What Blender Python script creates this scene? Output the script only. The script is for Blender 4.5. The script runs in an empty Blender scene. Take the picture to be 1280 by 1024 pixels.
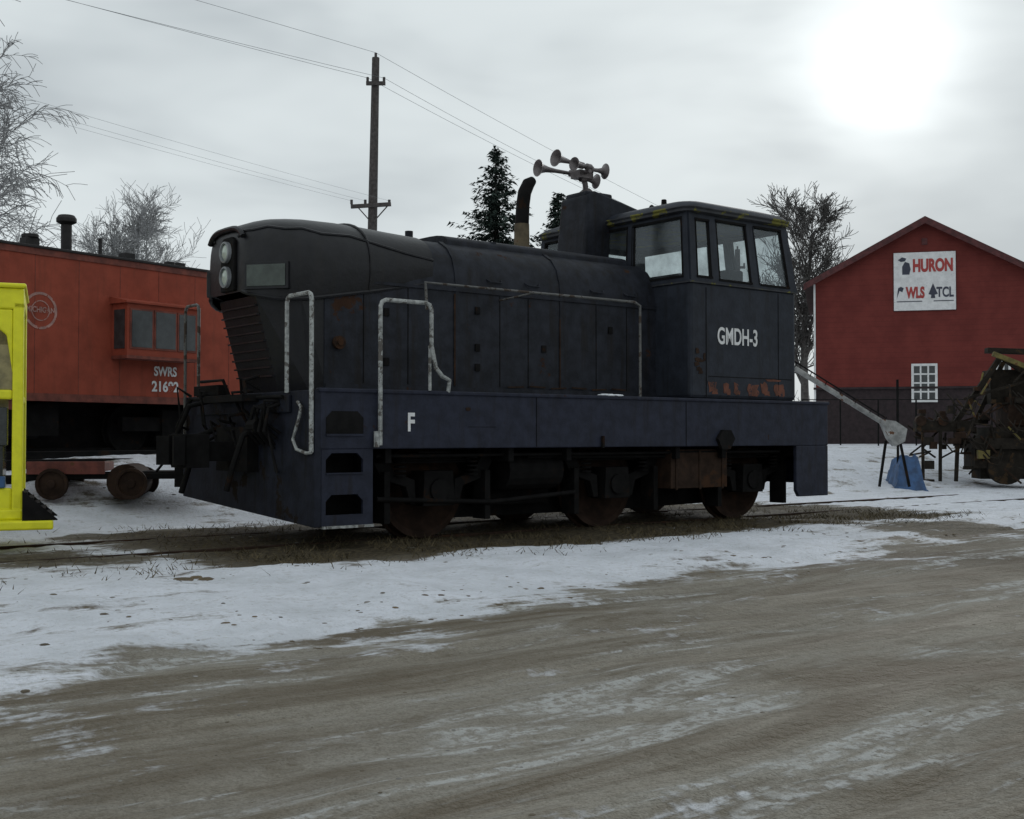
import bpy, math, random
from mathutils import Vector, Matrix, noise as mn
random.seed(7)
scene=bpy.context.scene
scene.view_settings.view_transform='Standard'
scene.view_settings.look='None'
scene.view_settings.exposure=0
R=math.radians
# ------------------------------------------------------------------ builder
class B:
    def __init__(s): s.v=[];s.f=[];s.m=[]
    def add(s,vs,fs,m=0):
        o=len(s.v); s.v+= [tuple(p) for p in vs]
        for f in fs: s.f.append([i+o for i in f]); s.m.append(m)
    def box(s,x0,x1,y0,y1,z0,z1,m=0):
        s.add([(x0,y0,z0),(x1,y0,z0),(x1,y1,z0),(x0,y1,z0),(x0,y0,z1),(x1,y0,z1),(x1,y1,z1),(x0,y1,z1)],
        [(0,3,2,1),(4,5,6,7),(0,1,5,4),(1,2,6,5),(2,3,7,6),(3,0,4,7)],m)
    def obox(s,p0,p1,w,h,m=0):
        p0=Vector(p0);p1=Vector(p1);d=(p1-p0).normalized()
        a=d.cross(Vector((0,0,1)))
        if a.length<.01:a=Vector((1,0,0))
        a.normalize();b=a.cross(d)
        vs=[]
        for p in(p0,p1):
            for i,j in((-1,-1),(1,-1),(1,1),(-1,1)): vs.append(p+a*w/2*i+b*h/2*j)
        s.add(vs,[(0,1,2,3),(7,6,5,4),(0,4,5,1),(1,5,6,2),(2,6,7,3),(3,7,4,0)],m)
    def cyl(s,p0,p1,r0,r1=None,n=12,m=0,cap=True):
        if r1 is None:r1=r0
        p0=Vector(p0);p1=Vector(p1);d=(p1-p0)
        if d.length<1e-6:return
        d.normalize();a=d.orthogonal().normalized();b=d.cross(a)
        vs=[]
        for p,r in((p0,r0),(p1,r1)):
            for i in range(n):
                t=2*math.pi*i/n; vs.append(p+a*math.cos(t)*r+b*math.sin(t)*r)
        fs=[(i,(i+1)%n,n+(i+1)%n,n+i) for i in range(n)]
        if cap: fs+=[tuple(range(n-1,-1,-1)),tuple(range(n,2*n))]
        s.add(vs,fs,m)
    def tube(s,path,r,n=8,m=0):
        path=[Vector(p) for p in path]
        rs=r if isinstance(r,(list,tuple)) else [r]*len(path)
        vs=[];ref=None
        for i,p in enumerate(path):
            if i==0:d=path[1]-p
            elif i==len(path)-1:d=p-path[i-1]
            else:d=(path[i+1]-p).normalized()+(p-path[i-1]).normalized()
            d.normalize()
            a=d.orthogonal() if ref is None else ref-d*ref.dot(d)
            a.normalize();ref=a;b=d.cross(a)
            for k in range(n):
                t=2*math.pi*k/n; vs.append(p+a*math.cos(t)*rs[i]+b*math.sin(t)*rs[i])
        fs=[]
        for i in range(len(path)-1):
            for k in range(n): fs.append((i*n+k,i*n+(k+1)%n,(i+1)*n+(k+1)%n,(i+1)*n+k))
        L=len(path)
        fs+=[tuple(range(n-1,-1,-1)),tuple(range((L-1)*n,L*n))]
        s.add(vs,fs,m)
    def lathe(s,c,axis,prof,n=24,m=0):
        c=Vector(c);d=Vector(axis).normalized();a=d.orthogonal().normalized();b=d.cross(a)
        vs=[]
        for r,h in prof:
            for k in range(n):
                t=2*math.pi*k/n; vs.append(c+d*h+a*math.cos(t)*r+b*math.sin(t)*r)
        fs=[]
        for i in range(len(prof)-1):
            for k in range(n): fs.append((i*n+k,i*n+(k+1)%n,(i+1)*n+(k+1)%n,(i+1)*n+k))
        s.add(vs,fs,m)
    def prism(s,poly,a,b,axis='y',m=0):
        n=len(poly);vs=[]
        for q in(a,b):
            for (u,w) in poly:
                vs.append((u,q,w) if axis=='y' else ((q,u,w) if axis=='x' else (u,w,q)))
        fs=[tuple(range(n)),tuple(range(2*n-1,n-1,-1))]+[(i,n+i,n+(i+1)%n,(i+1)%n) for i in range(n)]
        s.add(vs,fs,m)
    def loft(s,secs,m=0,cap0=False,cap1=False):
        n=len(secs[0]);vs=[p for sec in secs for p in sec];fs=[]
        for i in range(len(secs)-1):
            for k in range(n-1): fs.append((i*n+k,i*n+k+1,(i+1)*n+k+1,(i+1)*n+k))
        if cap0: fs.append(tuple(range(n)))
        if cap1: fs.append(tuple(range(len(secs)*n-1,(len(secs)-1)*n-1,-1)))
        s.add(vs,fs,m)
    def obj(s,name,parent=None,mats=(),bevel=0,smooth=False,solid=0,fix=True):
        me=bpy.data.meshes.new(name);me.from_pydata(s.v,[],s.f)
        for mm in mats: me.materials.append(mm)
        for i,p in enumerate(me.polygons): p.material_index=s.m[i]
        if fix:
            import bmesh
            bm=bmesh.new();bm.from_mesh(me);bmesh.ops.recalc_face_normals(bm,faces=bm.faces);bm.to_mesh(me);bm.free()
        ob=bpy.data.objects.new(name,me);scene.collection.objects.link(ob)
        if parent: ob.parent=parent
        if solid:
            md=ob.modifiers.new('s','SOLIDIFY');md.thickness=solid;md.offset=0
        if bevel:
            md=ob.modifiers.new('b','BEVEL');md.width=bevel;md.segments=2;md.limit_method='ANGLE';md.angle_limit=R(35)
        if smooth:
            for p in me.polygons:p.use_smooth=True
            try:
                me.set_sharp_from_angle(angle=R(38))
            except Exception: pass
        return ob
def empty(name,loc,rot=0):
    e=bpy.data.objects.new(name,None);scene.collection.objects.link(e);e.location=loc;e.rotation_euler=(0,0,rot);return e
def text(name,txt,parent,loc,size,mat,sx=1,rot=(R(90),0,0),align='CENTER',sy=1,off=.03):
    c=bpy.data.curves.new(name,'FONT');c.body=txt;c.size=size;c.extrude=.001;c.align_x=align;c.align_y='CENTER';c.offset=off*size
    o=bpy.data.objects.new(name+'_tmp',c);scene.collection.objects.link(o)
    dg=bpy.context.evaluated_depsgraph_get();me=bpy.data.meshes.new_from_object(o.evaluated_get(dg))
    bpy.data.objects.remove(o)
    n=bpy.data.objects.new(name,me);scene.collection.objects.link(n);me.materials.clear();me.materials.append(mat)
    n.parent=parent;n.location=loc;n.rotation_euler=rot;n.scale=(sx,sy,1);return n
# ------------------------------------------------------------------ node helpers
class NT:
    def __init__(s,nt): s.nt=nt
    def n(s,t,**k):
        x=s.nt.nodes.new(t)
        for a,b in k.items(): setattr(x,a,b)
        return x
    def l(s,a,b): s.nt.links.new(a,b)
    def set(s,inp,v):
        if isinstance(v,bpy.types.NodeSocket): s.l(v,inp)
        else:
            if isinstance(v,tuple) and len(v)==3 and inp.type=='RGBA': v=v+(1,)
            inp.default_value=v
    def noise(s,vec,scale,detail=3,rough=.55,dist=0):
        x=s.n('ShaderNodeTexNoise');s.l(vec,x.inputs['Vector'])
        x.inputs['Scale'].default_value=scale;x.inputs['Detail'].default_value=detail
        x.inputs['Roughness'].default_value=rough;x.inputs['Distortion'].default_value=dist
        return x.outputs[0]
    def map(s,vec,scale=(1,1,1),rot=(0,0,0),loc=(0,0,0)):
        x=s.n('ShaderNodeMapping');s.l(vec,x.inputs[0]);x.inputs['Scale'].default_value=scale;x.inputs['Rotation'].default_value=rot;x.inputs['Location'].default_value=loc
        return x.outputs[0]
    def rng(s,v,a,b,c=0,d=1):
        x=s.n('ShaderNodeMapRange');x.interpolation_type='SMOOTHSTEP';s.set(x.inputs[0],v)
        for i,q in enumerate((a,b,c,d)): x.inputs[i+1].default_value=q
        return x.outputs[0]
    def math(s,op,a,b=0.0):
        x=s.n('ShaderNodeMath',operation=op);s.set(x.inputs[0],a);s.set(x.inputs[1],b);return x.outputs[0]
    def mix(s,f,a,b):
        x=s.n('ShaderNodeMix',data_type='RGBA');s.set(x.inputs[0],f);s.set(x.inputs[6],a);s.set(x.inputs[7],b);return x.outputs[2]
def newmat(name):
    m=bpy.data.materials.new(name);m.use_nodes=True;nt=m.node_tree
    return m,NT(nt),nt.nodes['Principled BSDF']
RUST=(.11,.05,.025)
def paint(name,col,rough=.5,metal=0,var=.35,rust=0,rustcol=RUST,rscale=3,streak=0,streakcol=(.05,.035,.025),bump=.15,scale=6,spec=.5):
    m,t,p=newmat(name)
    tc=t.n('ShaderNodeTexCoord').outputs['Object']
    a=t.noise(tc,scale,4,.6)
    c=t.mix(t.rng(a,.3,.7),tuple(x*(1-var) for x in col),tuple(min(1,x*(1+var)) for x in col))
    if streak:
        b=t.noise(t.map(tc,(7,7,.7)),1.3,4,.6)
        c=t.mix(t.math('MULTIPLY',t.rng(b,.5,.72),streak),c,streakcol)
    ro=rough
    if rust:
        r=t.noise(tc,rscale,6,.68)
        k=t.rng(r,.72-rust*.35,.76-rust*.35)
        rc=t.mix(a,tuple(x*.5 for x in rustcol),tuple(x*1.3 for x in rustcol))
        c=t.mix(k,c,rc)
        ro=t.math('ADD',t.math('MULTIPLY',k,.35),rough)
    t.l(c,p.inputs['Base Color']);t.set(p.inputs['Roughness'],ro);p.inputs['Metallic'].default_value=metal
    p.inputs['Specular IOR Level'].default_value=spec
    if bump:
        bn=t.n('ShaderNodeBump');bn.inputs['Strength'].default_value=bump;bn.inputs['Distance'].default_value=.02
        t.l(t.noise(tc,scale*3,2,.6),bn.inputs['Height']);t.l(bn.outputs[0],p.inputs['Normal'])
    return m
M={}
M['navy']=paint('weathered_navy_paint',(.017,.019,.026),.6,rust=.26,streak=.7,streakcol=(.012,.010,.009),rscale=2.4,rustcol=(.045,.022,.013),spec=.2)
M['cab']=paint('cab_navy_paint',(.023,.027,.037),.6,rust=.10,streak=.6,var=.2,streakcol=(.015,.015,.017),rscale=2.2,rustcol=(.06,.03,.018),spec=.2)
M['navyb']=paint('frame_navy_paint',(.020,.023,.038),.6,rust=.24,streak=.6,var=.25,streakcol=(.014,.012,.013),rscale=2.0,rustcol=(.04,.02,.012),spec=.2)
M['pilot']=paint('pilot_navy_paint',(.014,.016,.025),.65,rust=.35,streak=.7,var=.3,streakcol=(.008,.008,.008),rscale=2.0,rustcol=(.018,.013,.010),spec=.18)
M['nose']=paint('nose_black_paint',(.0085,.0085,.0105),.42,rust=.10,var=.3,streak=.4,streakcol=(.015,.013,.012),rscale=2,rustcol=(.025,.016,.012),spec=.33)
M['black']=paint('grimy_black',(.008,.0075,.0075),.8,rust=.35,rustcol=(.022,.013,.009),spec=.12)
M['rustd']=paint('dark_rust',(.032,.019,.013),.85,rust=.4,rustcol=(.055,.028,.016),spec=.15)
M['rustw']=paint('wheel_rust',(.028,.016,.011),.8,rust=.3,rustcol=(.05,.026,.014),spec=.15)
M['whiter']=paint('chipped_white_rail',(.30,.31,.30),.6,rust=.55,rustcol=(.12,.11,.10),rscale=9,scale=20)
M['white']=paint('white_paint',(.72,.72,.72),.6,var=.1,rust=.2,rscale=20,rustcol=(.2,.2,.22),bump=0)
M['lens']=paint('headlight_lens',(.42,.48,.42),.12,var=.1,bump=0)
M['frost']=paint('number_board_glass',(.045,.058,.048),.25,var=.3,bump=.05)
M['yelledge']=paint('moss_yellow_edge',(.028,.03,.036),.7,rust=.56,rustcol=(.17,.16,.03),rscale=3.2)
M['orangep']=paint('flaking_orange_primer',(.12,.04,.022),.8,rust=.5,rustcol=(.03,.03,.04),rscale=9)
M['tan']=paint('rusted_exhaust',(.11,.085,.05),.8,rust=.3)
M['horn']=paint('horn_metal',(.17,.15,.15),.45,metal=.3)
M['caboose']=paint('caboose_red',(.29,.062,.036),.7,var=.15,rust=.14,rustcol=(.19,.05,.03),streak=.5,streakcol=(.19,.05,.03),scale=3,spec=.2)
M['cabdark']=paint('caboose_trim',(.16,.04,.025),.7)
M['cabrd']=paint('roof_dark',(.02,.018,.018),.8)
M['winglass']=paint('dark_window',(.035,.04,.042),.12,var=.3,bump=.03)
M['yellow']=paint('yellow_machine_paint',(.80,.77,.02),.45,var=.08,rust=.14,rustcol=(.45,.38,.04),spec=.4)
M['grey']=paint('grey_metal',(.2,.21,.22),.5,rust=.2)
M['wood']=paint('weathered_pole_wood',(.07,.062,.06),.9,streak=.5,scale=10)
M['wire']=paint('wire',(.2,.21,.22),.6,bump=0)
M['bark']=paint('bare_bark',(.085,.08,.076),.9,scale=8)
M['birch']=paint('birch_bark',(.26,.26,.26),.9,scale=8)
M['blue']=paint('blue_tarp',(.025,.075,.18),.5)
M['ballred']=paint('cart_red',(.14,.035,.025),.7,rust=.35)
M['redtx']=paint('sign_red',(.38,.045,.04),.6,bump=0,var=.1)
M['blktx']=paint('sign_black',(.04,.045,.07),.6,bump=0,var=.1)
M['snow']=paint('snow_lump',(.78,.8,.84),.7,var=.05)
M['hull']=paint('faded_herald',(.36,.20,.17),.7,rust=.45,rustcol=(.29,.07,.045),rscale=12)
# cab glass
m,t,p=newmat('cab_glass')
tr=t.n('ShaderNodeBsdfTransparent');tr.inputs[0].default_value=(.80,.86,.87,1)
gl=t.n('ShaderNodeBsdfGlossy');gl.inputs[0].default_value=(.6,.65,.68,1);gl.inputs['Roughness'].default_value=.12
df=t.n('ShaderNodeBsdfDiffuse');df.inputs[0].default_value=(.16,.18,.19,1)
m1=t.n('ShaderNodeMixShader');m1.inputs[0].default_value=.12;t.l(tr.outputs[0],m1.inputs[1]);t.l(gl.outputs[0],m1.inputs[2])
tc=t.n('ShaderNodeTexCoord').outputs['Object']
m2=t.n('ShaderNodeMixShader');t.l(t.rng(t.noise(tc,3,4),.3,.8,.06,.5),m2.inputs[0]);t.l(m1.outputs[0],m2.inputs[1]);t.l(df.outputs[0],m2.inputs[2])
t.l(m2.outputs[0],m.node_tree.nodes['Material Output'].inputs[0]);M['glass']=m
# barn siding
m,t,p=newmat('barn_red_siding')
tc=t.n('ShaderNodeTexCoord').outputs['Object']
w=t.n('ShaderNodeTexWave',wave_type='BANDS',bands_direction='Z',wave_profile='SAW');w.inputs['Scale'].default_value=1.6;t.l(tc,w.inputs[0])
a=t.noise(tc,1.2,5,.65)
c=t.mix(t.rng(a,.3,.7),(.130,.026,.022),(.180,.038,.031))
c=t.mix(t.rng(w.outputs[1],.86,1,0,.4),c,(.07,.017,.016))
t.l(c,p.inputs['Base Color']);p.inputs['Roughness'].default_value=.75;p.inputs['Specular IOR Level'].default_value=.2
M['barn']=m
M['barnlow']=paint('barn_dark_base',(.026,.016,.018),.85)
M['barntrim']=paint('barn_trim',(.08,.02,.02),.7)
M['shingle']=paint('barn_shingles',(.10,.085,.08),.9)
# ------------------------------------------------------------------ frame of the locomotive track
X0,Y0=-1.986,12.41; ANG=math.atan2(.62,.785)
def l2w(s,t): return (X0+.785*s-.62*t, Y0+.62*s+.785*t)
def w2l(x,y): dx=x-X0;dy=y-Y0; return (.785*dx+.62*dy,-.62*dx+.785*dy)
def ss(x,a,b):
    q=max(0,min(1,(x-a)/(b-a)));return q*q*(3-2*q)
EDGE=[(-40,-9),(-12,-6.7),(-4.4,-5.2),(-3.3,-4.5),(-1,-4.0),(.8,-3.4),(4.3,-3.3),(10.2,-2.3),(20,-1.5),(60,-4)]
def edge(s):
    for (a,b),(c,d) in zip(EDGE,EDGE[1:]):
        if s<=c: return b+(d-b)*max(0,(s-a)/(c-a))
    return EDGE[-1][1]
def hgt(s,t):
    z=.9*ss(t,3.8,7.6)
    e=edge(s)
    if (-20<s<40 and -16<t<20):
        z+=.03*mn.noise(Vector((s*.5,t*.5,0)))+.012*mn.noise(Vector((s*2.2,t*2.2,3)))
        if t<e:
            z+=.05*mn.noise(Vector((s*.22+.1*t,t*2.0,7)))+.02*mn.noise(Vector((s*.9,t*5,17)))-.02
        else:
            z+=.05*ss(t,e,e+.5)*(1-ss(t,-1.3,-.5))*(.6+mn.noise(Vector((s*1.3,t*1.3,9))))
            z+=.02*mn.noise(Vector((s*5,t*5,9)))
    return z
def zw(x,y): return hgt(*w2l(x,y))
# ground
def axis(lo,hi,d,far0,far1):
    a=[];x=lo
    while x<hi: a.append(x);x+=d
    st=d
    x=hi
    while x<far1: a.append(x);st*=1.3;x+=st
    a.append(far1);x=lo;st=d;b=[]
    while True:
        st*=1.3;x-=st
        if x<far0:break
        b.append(x)
    b.append(far0)
    return sorted(a+b)
S=axis(-12,20,.11,-700,900);T=axis(-11,9,.085,-700,900)
gv=[];cols=[]
for tt in T:
    for s_ in S:
        gv.append((s_,tt,hgt(s_,tt)))
        e=edge(s_)+.9*mn.noise(Vector((s_*.45,tt*.3,1)))+.35*mn.noise(Vector((s_*1.6,tt*1.3,2)))
        road=1-ss(tt,e-.7,e+.45)
        near=1-ss(tt,e-2.6,e-.2)
        grass=ss(tt,-1.25,-.7)*(1-ss(tt,3.3,4.2))*ss(s_,-2.2,-.6)*(1-ss(s_,9.6,12))
        grass=max(grass,.6*ss(tt,-.4,.3)*(1-ss(tt,1.6,2.6))*(1-ss(s_,-5,-1.5)))
        x_,y_=l2w(s_,tt)
        grass=max(grass,.95*math.exp(-(((x_+4.6)/1.2)**2+((y_-11.6)/.9)**2)))
        grass=max(grass,.9*math.exp(-(((x_-5.6)/1.5)**2+((y_-15.6)/1.2)**2)))
        snow=.90*(1-road)*(1-.97*grass)+road*(.36-.20*near)
        if tt>4: snow=.76
        snow-=.10*(1-road)*ss(-s_,1,4)*(1-ss(tt,-1,1))
        # darker wet mud band on the right of the roadway
        mud=math.exp(-(((x_-5.0)/2.6)**2+((y_-12.0)/1.0)**2))
        cols.append((snow,grass,mud,1))
n=len(S);gf=[(j*n+i,j*n+i+1,(j+1)*n+i+1,(j+1)*n+i) for j in range(len(T)-1) for i in range(n-1)]
me=bpy.data.meshes.new('ground');me.from_pydata(gv,[],gf)
ca=me.color_attributes.new('mask','FLOAT_COLOR','POINT')
ca.data.foreach_set('color',[x for c in cols for x in c])
for p_ in me.polygons:p_.use_smooth=True
ground=bpy.data.objects.new('ground',me);scene.collection.objects.link(ground)
ground.location=(X0,Y0,0);ground.rotation_euler=(0,0,ANG)
m,t,p=newmat('snowy_mud_ground')
tc=t.n('ShaderNodeTexCoord').outputs['Object']
at=t.n('ShaderNodeAttribute',attribute_name='mask');sp=t.n('ShaderNodeSeparateColor');t.l(at.outputs['Color'],sp.inputs[0])
Rm,Gm,Bm=sp.outputs[0],sp.outputs[1],sp.outputs[2]
nm=t.noise(tc,1.5,5,.66);nf=t.noise(tc,17,3,.68);ng=t.noise(tc,80,1,.6)
st=t.noise(t.map(tc,(.30,1.7,1),(0,0,R(-5))),1,5,.66,.9)
st2=t.noise(t.map(tc,(.22,1.2,1),(0,0,R(12)),(3,5,0)),1,5,.68,1.2)
st3=t.noise(t.map(tc,(.7,6,1),(0,0,R(4)),(1,2,0)),1,3,.65,.8)
sm=t.math('ADD',Rm,t.math('MULTIPLY',t.math('SUBTRACT',nm,.5),1.6))
sm=t.math('ADD',sm,t.math('MULTIPLY',t.math('SUBTRACT',st,.5),1.1))
sm=t.math('ADD',sm,t.math('MULTIPLY',t.math('SUBTRACT',st3,.5),.6))
sm=t.math('ADD',sm,t.math('MULTIPLY',t.math('SUBTRACT',nf,.5),.5))
snow=t.rng(sm,.40,.74)
c=t.mix(t.rng(st,.36,.62),(.135,.108,.076),(.28,.255,.21))
c=t.mix(t.rng(st2,.42,.64,0,.7),c,(.32,.305,.27))
c=t.mix(t.rng(st3,.50,.66,0,.6),c,(.13,.105,.075))
c=t.mix(t.rng(nm,.52,.68,0,.65),c,(.12,.096,.064))
c=t.mix(t.rng(nf,.45,.7,0,.35),c,(.11,.09,.06))
c=t.mix(t.rng(ng,.35,.7,0,.35),c,(.10,.085,.06))
c=t.mix(t.math('MULTIPLY',Bm,.7),c,(.085,.065,.043))
ice=t.math('MULTIPLY',t.rng(t.math('ADD',st2,t.math('MULTIPLY',st3,.6)),.86,.98),t.rng(nf,.40,.58,.15,1))
c=t.mix(t.math('MULTIPLY',ice,.65),c,(.54,.55,.545))
g=t.mix(t.rng(nf,.35,.65),(.032,.025,.016),(.095,.076,.045))
c=t.mix(Gm,c,g)
sc=t.mix(t.rng(nm,.35,.7),(.77,.79,.85),(.62,.64,.68))
sc=t.mix(t.rng(nf,.52,.72,0,.45),sc,(.40,.38,.35))
c=t.mix(snow,c,sc)
t.l(c,p.inputs['Base Color'])
ro=t.rng(st2,.35,.65,.7,.92);p.inputs['Specular IOR Level'].default_value=.2
t.l(ro,p.inputs['Roughness'])
h=t.math('ADD',t.math('MULTIPLY',nf,.8),t.math('ADD',t.math('MULTIPLY',st3,.7),t.math('MULTIPLY',ng,.2)))
bn=t.n('ShaderNodeBump');bn.inputs['Strength'].default_value=.9;bn.inputs['Distance'].default_value=.06;t.l(h,bn.inputs['Height']);t.l(bn.outputs[0],p.inputs['Normal'])
me.materials.append(m)
# stones and clods
b=B()
def lump(b,x,y,z,r,m=0,flat=.6):
    vs=[];k=6
    off=random.random()*6
    for j,(rr,zz) in enumerate(((.75,-.4),(1,.1),(.6,.7))):
        for i in range(k):
            a=off+2*math.pi*i/k; q=r*rr*random.uniform(.7,1.3)
            vs.append((x+q*math.cos(a),y+q*math.sin(a),z+zz*r*flat))
    fs=[(j*k+i,j*k+(i+1)%k,(j+1)*k+(i+1)%k,(j+1)*k+i) for j in range(2) for i in range(k)]+[tuple(range(2*k,3*k))]
    b.add(vs,fs,m)
for i in range(2600):
    x=random.uniform(-8,14);y=random.uniform(3.5,20) if i%3 else random.uniform(3.2,9)
    if abs(x)>y*.5+1: continue
    s_,tt=w2l(x,y);road_=tt<edge(s_)-.4
    if mn.noise(Vector((x*.8,y*.8,2)))<-.05: continue
    r=random.choice((.006,.008,.012,.016,.022,.03)) if not road_ else random.choice((.004,.005,.007,.009,.013))
    lump(b,x,y,zw(x,y)-r*.15,r,m=0 if random.random()<.6 else 1,flat=.4)
for k in range(14): lump(b,-2.72+random.gauss(0,.08),10.0+random.gauss(0,.07),zw(-2.72,10.0),random.uniform(.03,.07),2,.5)
for k in range(160):
    s_=random.uniform(-3,9);tt=edge(s_)+random.gauss(0,.35);x,y=l2w(s_,tt);lump(b,x,y,hgt(s_,tt)-.004,random.uniform(.012,.035),2,.3)
b.obj('gravel_stones',None,[paint('stone_brown',(.10,.08,.055),.9),paint('stone_grey',(.2,.19,.175),.9),paint('mud_clod',(.12,.09,.055),.95)],fix=False)
# dead grass
b=B()
for i in range(15000):
    s_=random.uniform(-5,10.5);tt=random.gauss(-.3,.7) if i%2 else random.uniform(-1.3,4.2)
    if tt<-1.9:continue
    if mn.noise(Vector((s_*1.5,tt*1.5,4)))<-.12: continue
    if s_<-1 and random.random()<.75: continue
    x,y=l2w(s_,tt);z=hgt(s_,tt)-.01
    a=random.uniform(0,6.28);h=random.uniform(.02,.09);w=.007;le=random.uniform(.4,1.8)*h
    dx,dy=math.cos(a),math.sin(a);q=random.uniform(0,6.28)
    b.add([(x-dx*w,y-dy*w,z),(x+dx*w,y+dy*w,z),(x+math.cos(q)*le,y+math.sin(q)*le,z+h)],[(0,1,2)],0)
b.obj('dead_grass',None,[paint('dry_grass',(.09,.072,.042),.95,var=.5,scale=3,bump=0,spec=.1)],fix=False)
# rails
tr=empty('railway_track',(X0,Y0,0),ANG);b=B()
for tt in(.85,2.5):
    b.box(-14,16,tt-.035,tt+.035,-.05,.018);b.box(-14,16,tt-.012,tt+.012,-.12,-.05)
b.obj('rails',tr,[M['rustd']],bevel=.008)
b=B()
for i in range(50):
    s_=-13.5+i*.58;b.box(s_-.11,s_+.11,.35+random.uniform(-.05,.05),3.0,-.2,-.025)
b.obj('ties',tr,[paint('old_tie',(.05,.04,.032),.95)],bevel=.01)
# ================================================================== LOCOMOTIVE
L=empty('diesel_locomotive',(X0,Y0,0),ANG)
W=3.35;C=W/2
b=B()
b.box(.0,8.45,.0,.10,1.06,1.68);b.box(.0,8.45,W-.10,W,1.06,1.68)
b.box(.02,8.43,.1,W-.1,1.5,1.66)
b.box(8.38,8.46,.1,W-.1,.5,1.66)
b.prism([(7.72,.42),(7.78,.33),(8.45,.33),(8.45,1.06),(7.72,1.06)],.0,.06)
b.prism([(7.72,.42),(7.78,.33),(8.45,.33),(8.45,1.06),(7.72,1.06)],W-.06,W)
b.box(-.02,8.47,-.02,.06,1.655,1.70)
b.obj('frame',L,[M['navyb']],bevel=.012)
b=B()
for s_ in(2.9,5.45): b.box(s_-.005,s_+.005,-.004,-.001,1.07,1.65)
b.prism([(6.02,1.16),(6.12,1.28),(6.28,1.28),(6.36,1.16),(6.26,1.02),(6.1,1.02)],-.05,0.0)
b.cyl((3.95,-.02,1.05),(3.95,-.02,1.2),.025,n=6);b.box(1.9,2.3,-.004,-.001,1.3,1.304)
b.obj('frame_seams',L,[M['black']])
# front pilot
b=B()
vs=[]
for s_ in(-.06,.02):
    vs+=[(s_,0,.25),(s_,W,.45),(s_,W,1.68),(s_,0,1.68)]
b.add(vs,[(0,1,2,3),(7,6,5,4),(0,4,5,1),(1,5,6,2),(2,6,7,3),(3,7,4,0)])
b.box(.0,.62,W-.05,W,.45,1.06)
b.box(-.10,-.062,.5,W-.5,1.45,1.64)
b.obj('pilot_plate',L,[M['pilot']],bevel=.01)
# step tower: two cut pockets, the top one only a dark plate
b=B()
hol=[(1.22,1.46),(.81,1.02),(.375,.585)]
s0,s1=.07,.52
b.box(.02,s0,-.0,.04,.26,1.06);b.box(s1,.64,-.0,.04,.26,1.06)
prev=.26
for lo,hi in reversed(hol):
    if lo>1.06:break
    b.box(s0,s1,0,.04,prev,lo)
    prev=hi
b.box(s0,s1,0,.04,prev,1.06)
for lo,hi in hol:
    if lo>1.06: continue
    for sg,a_ in((1,s0),(-1,s1)):
        b.prism([(a_,hi-.07),(a_,hi),(a_+sg*.07,hi)],.001,.0385)
b.obj('step_tower',L,[M['navyb']])
b=B()
for lo,hi in hol: b.box(.02,.63,.04,.34,lo-.04,lo-.005)
b.box(.02,.63,.34,.37,.26,1.06);b.box(.60,.64,.04,.34,.26,1.06)
b.prism([(s0,1.22),(s1,1.22),(s1,1.39),(s1-.07,1.46),(s0+.07,1.46),(s0,1.39)],-.004,-.0005)  # top pocket: flat dark plate on the solid frame, painting a recess's shade
b.obj('step_treads_and_pocket_shade',L,[M['black']])
b=B();b.box(s0,s1,-.02,.0,1.2,1.222);b.box(s0,s1,-.015,.0,.80,.815);b.obj('upper_step_lip',L,[M['navyb']])
b=B();b.box(.03,.64,-.03,.03,.235,.262);b.obj('bottom_step_edge',L,[M['whiter']])
# hood
def prof(w,s_,zb,zt,sh):
    pr=[(-w,zb),(-w,sh),(-w*.985,sh+.12*(zt-sh)/.6),(-w*.93,sh+.30*(zt-sh)/.6),(-w*.82,sh+.44*(zt-sh)/.6),(-w*.64,sh+.54*(zt-sh)/.6),(-w*.4,sh+.585*(zt-sh)/.6),(0,zt)]
    pr=pr+[(-x,z) for x,z in reversed(pr[:-1])]
    return [(s_,C+x,z) for x,z in pr]
b=B();b.loft([prof(.965,.45,1.68,3.62,3.02),prof(.965,5.62,1.68,3.62,3.02)],cap0=True)
b.obj('hood',L,[M['navy']],smooth=True)
b=B()
for s_ in(2.25,3.9):
    b.loft([prof(.975,s_-.03,1.70,3.635,3.03),prof(.975,s_+.03,1.70,3.635,3.03)],cap0=True,cap1=True)
b.loft([prof(.62,2.35,3.55,3.70,3.6),prof(.62,5.4,3.55,3.69,3.6)],cap0=True,cap1=True)
tn=C-.965
b.box(.45,5.6,tn-.018,tn-.001,2.93,2.965)
b.box(.45,5.6,tn-.03,tn-.001,1.70,1.78)
for s_ in(2.7,3.3,4.4,5.0): b.tube([(s_,tn+.02,3.12),(s_+.04,tn-.03,3.08),(s_+.2,tn-.03,3.08),(s_+.24,tn+.02,3.12)],.012,6)
b.cyl((2.0,C-.3,3.6),(2.0,C-.3,3.72),.05,n=10);b.cyl((3.1,C-.55,3.5),(3.1,C-.55,3.66),.05,n=10)
b.obj('hood_bands',L,[M['navy']],smooth=True)
b=B()
for s_ in(.95,1.55,2.9,3.35,4.5,5.05): b.box(s_-.006,s_+.006,tn-.004,tn-.001,1.8,2.92)
for s_,z in((2.55,2.72),(2.55,2.27),(2.55,2.03),(1.25,2.62),(1.25,2.05),(3.6,2.3),(4.75,2.6)):
    b.box(s_-.035,s_+.035,tn-.018,tn-.001,z-.045,z+.045)
b.obj('hood_door_seams',L,[M['black']])
b=B()
b.box(2.20,2.225,tn-.012,tn-.007,1.8,2.9);b.box(3.86,3.88,tn-.012,tn-.007,1.8,2.7)
for q in range(6): b.obox((3.0+q*.35,tn-.034,1.80+.02*(q%2)),(3.25+q*.35,tn-.034,1.81),.01,.02)
b.obj('rust_streaks',L,[M['rustd']])
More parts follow.
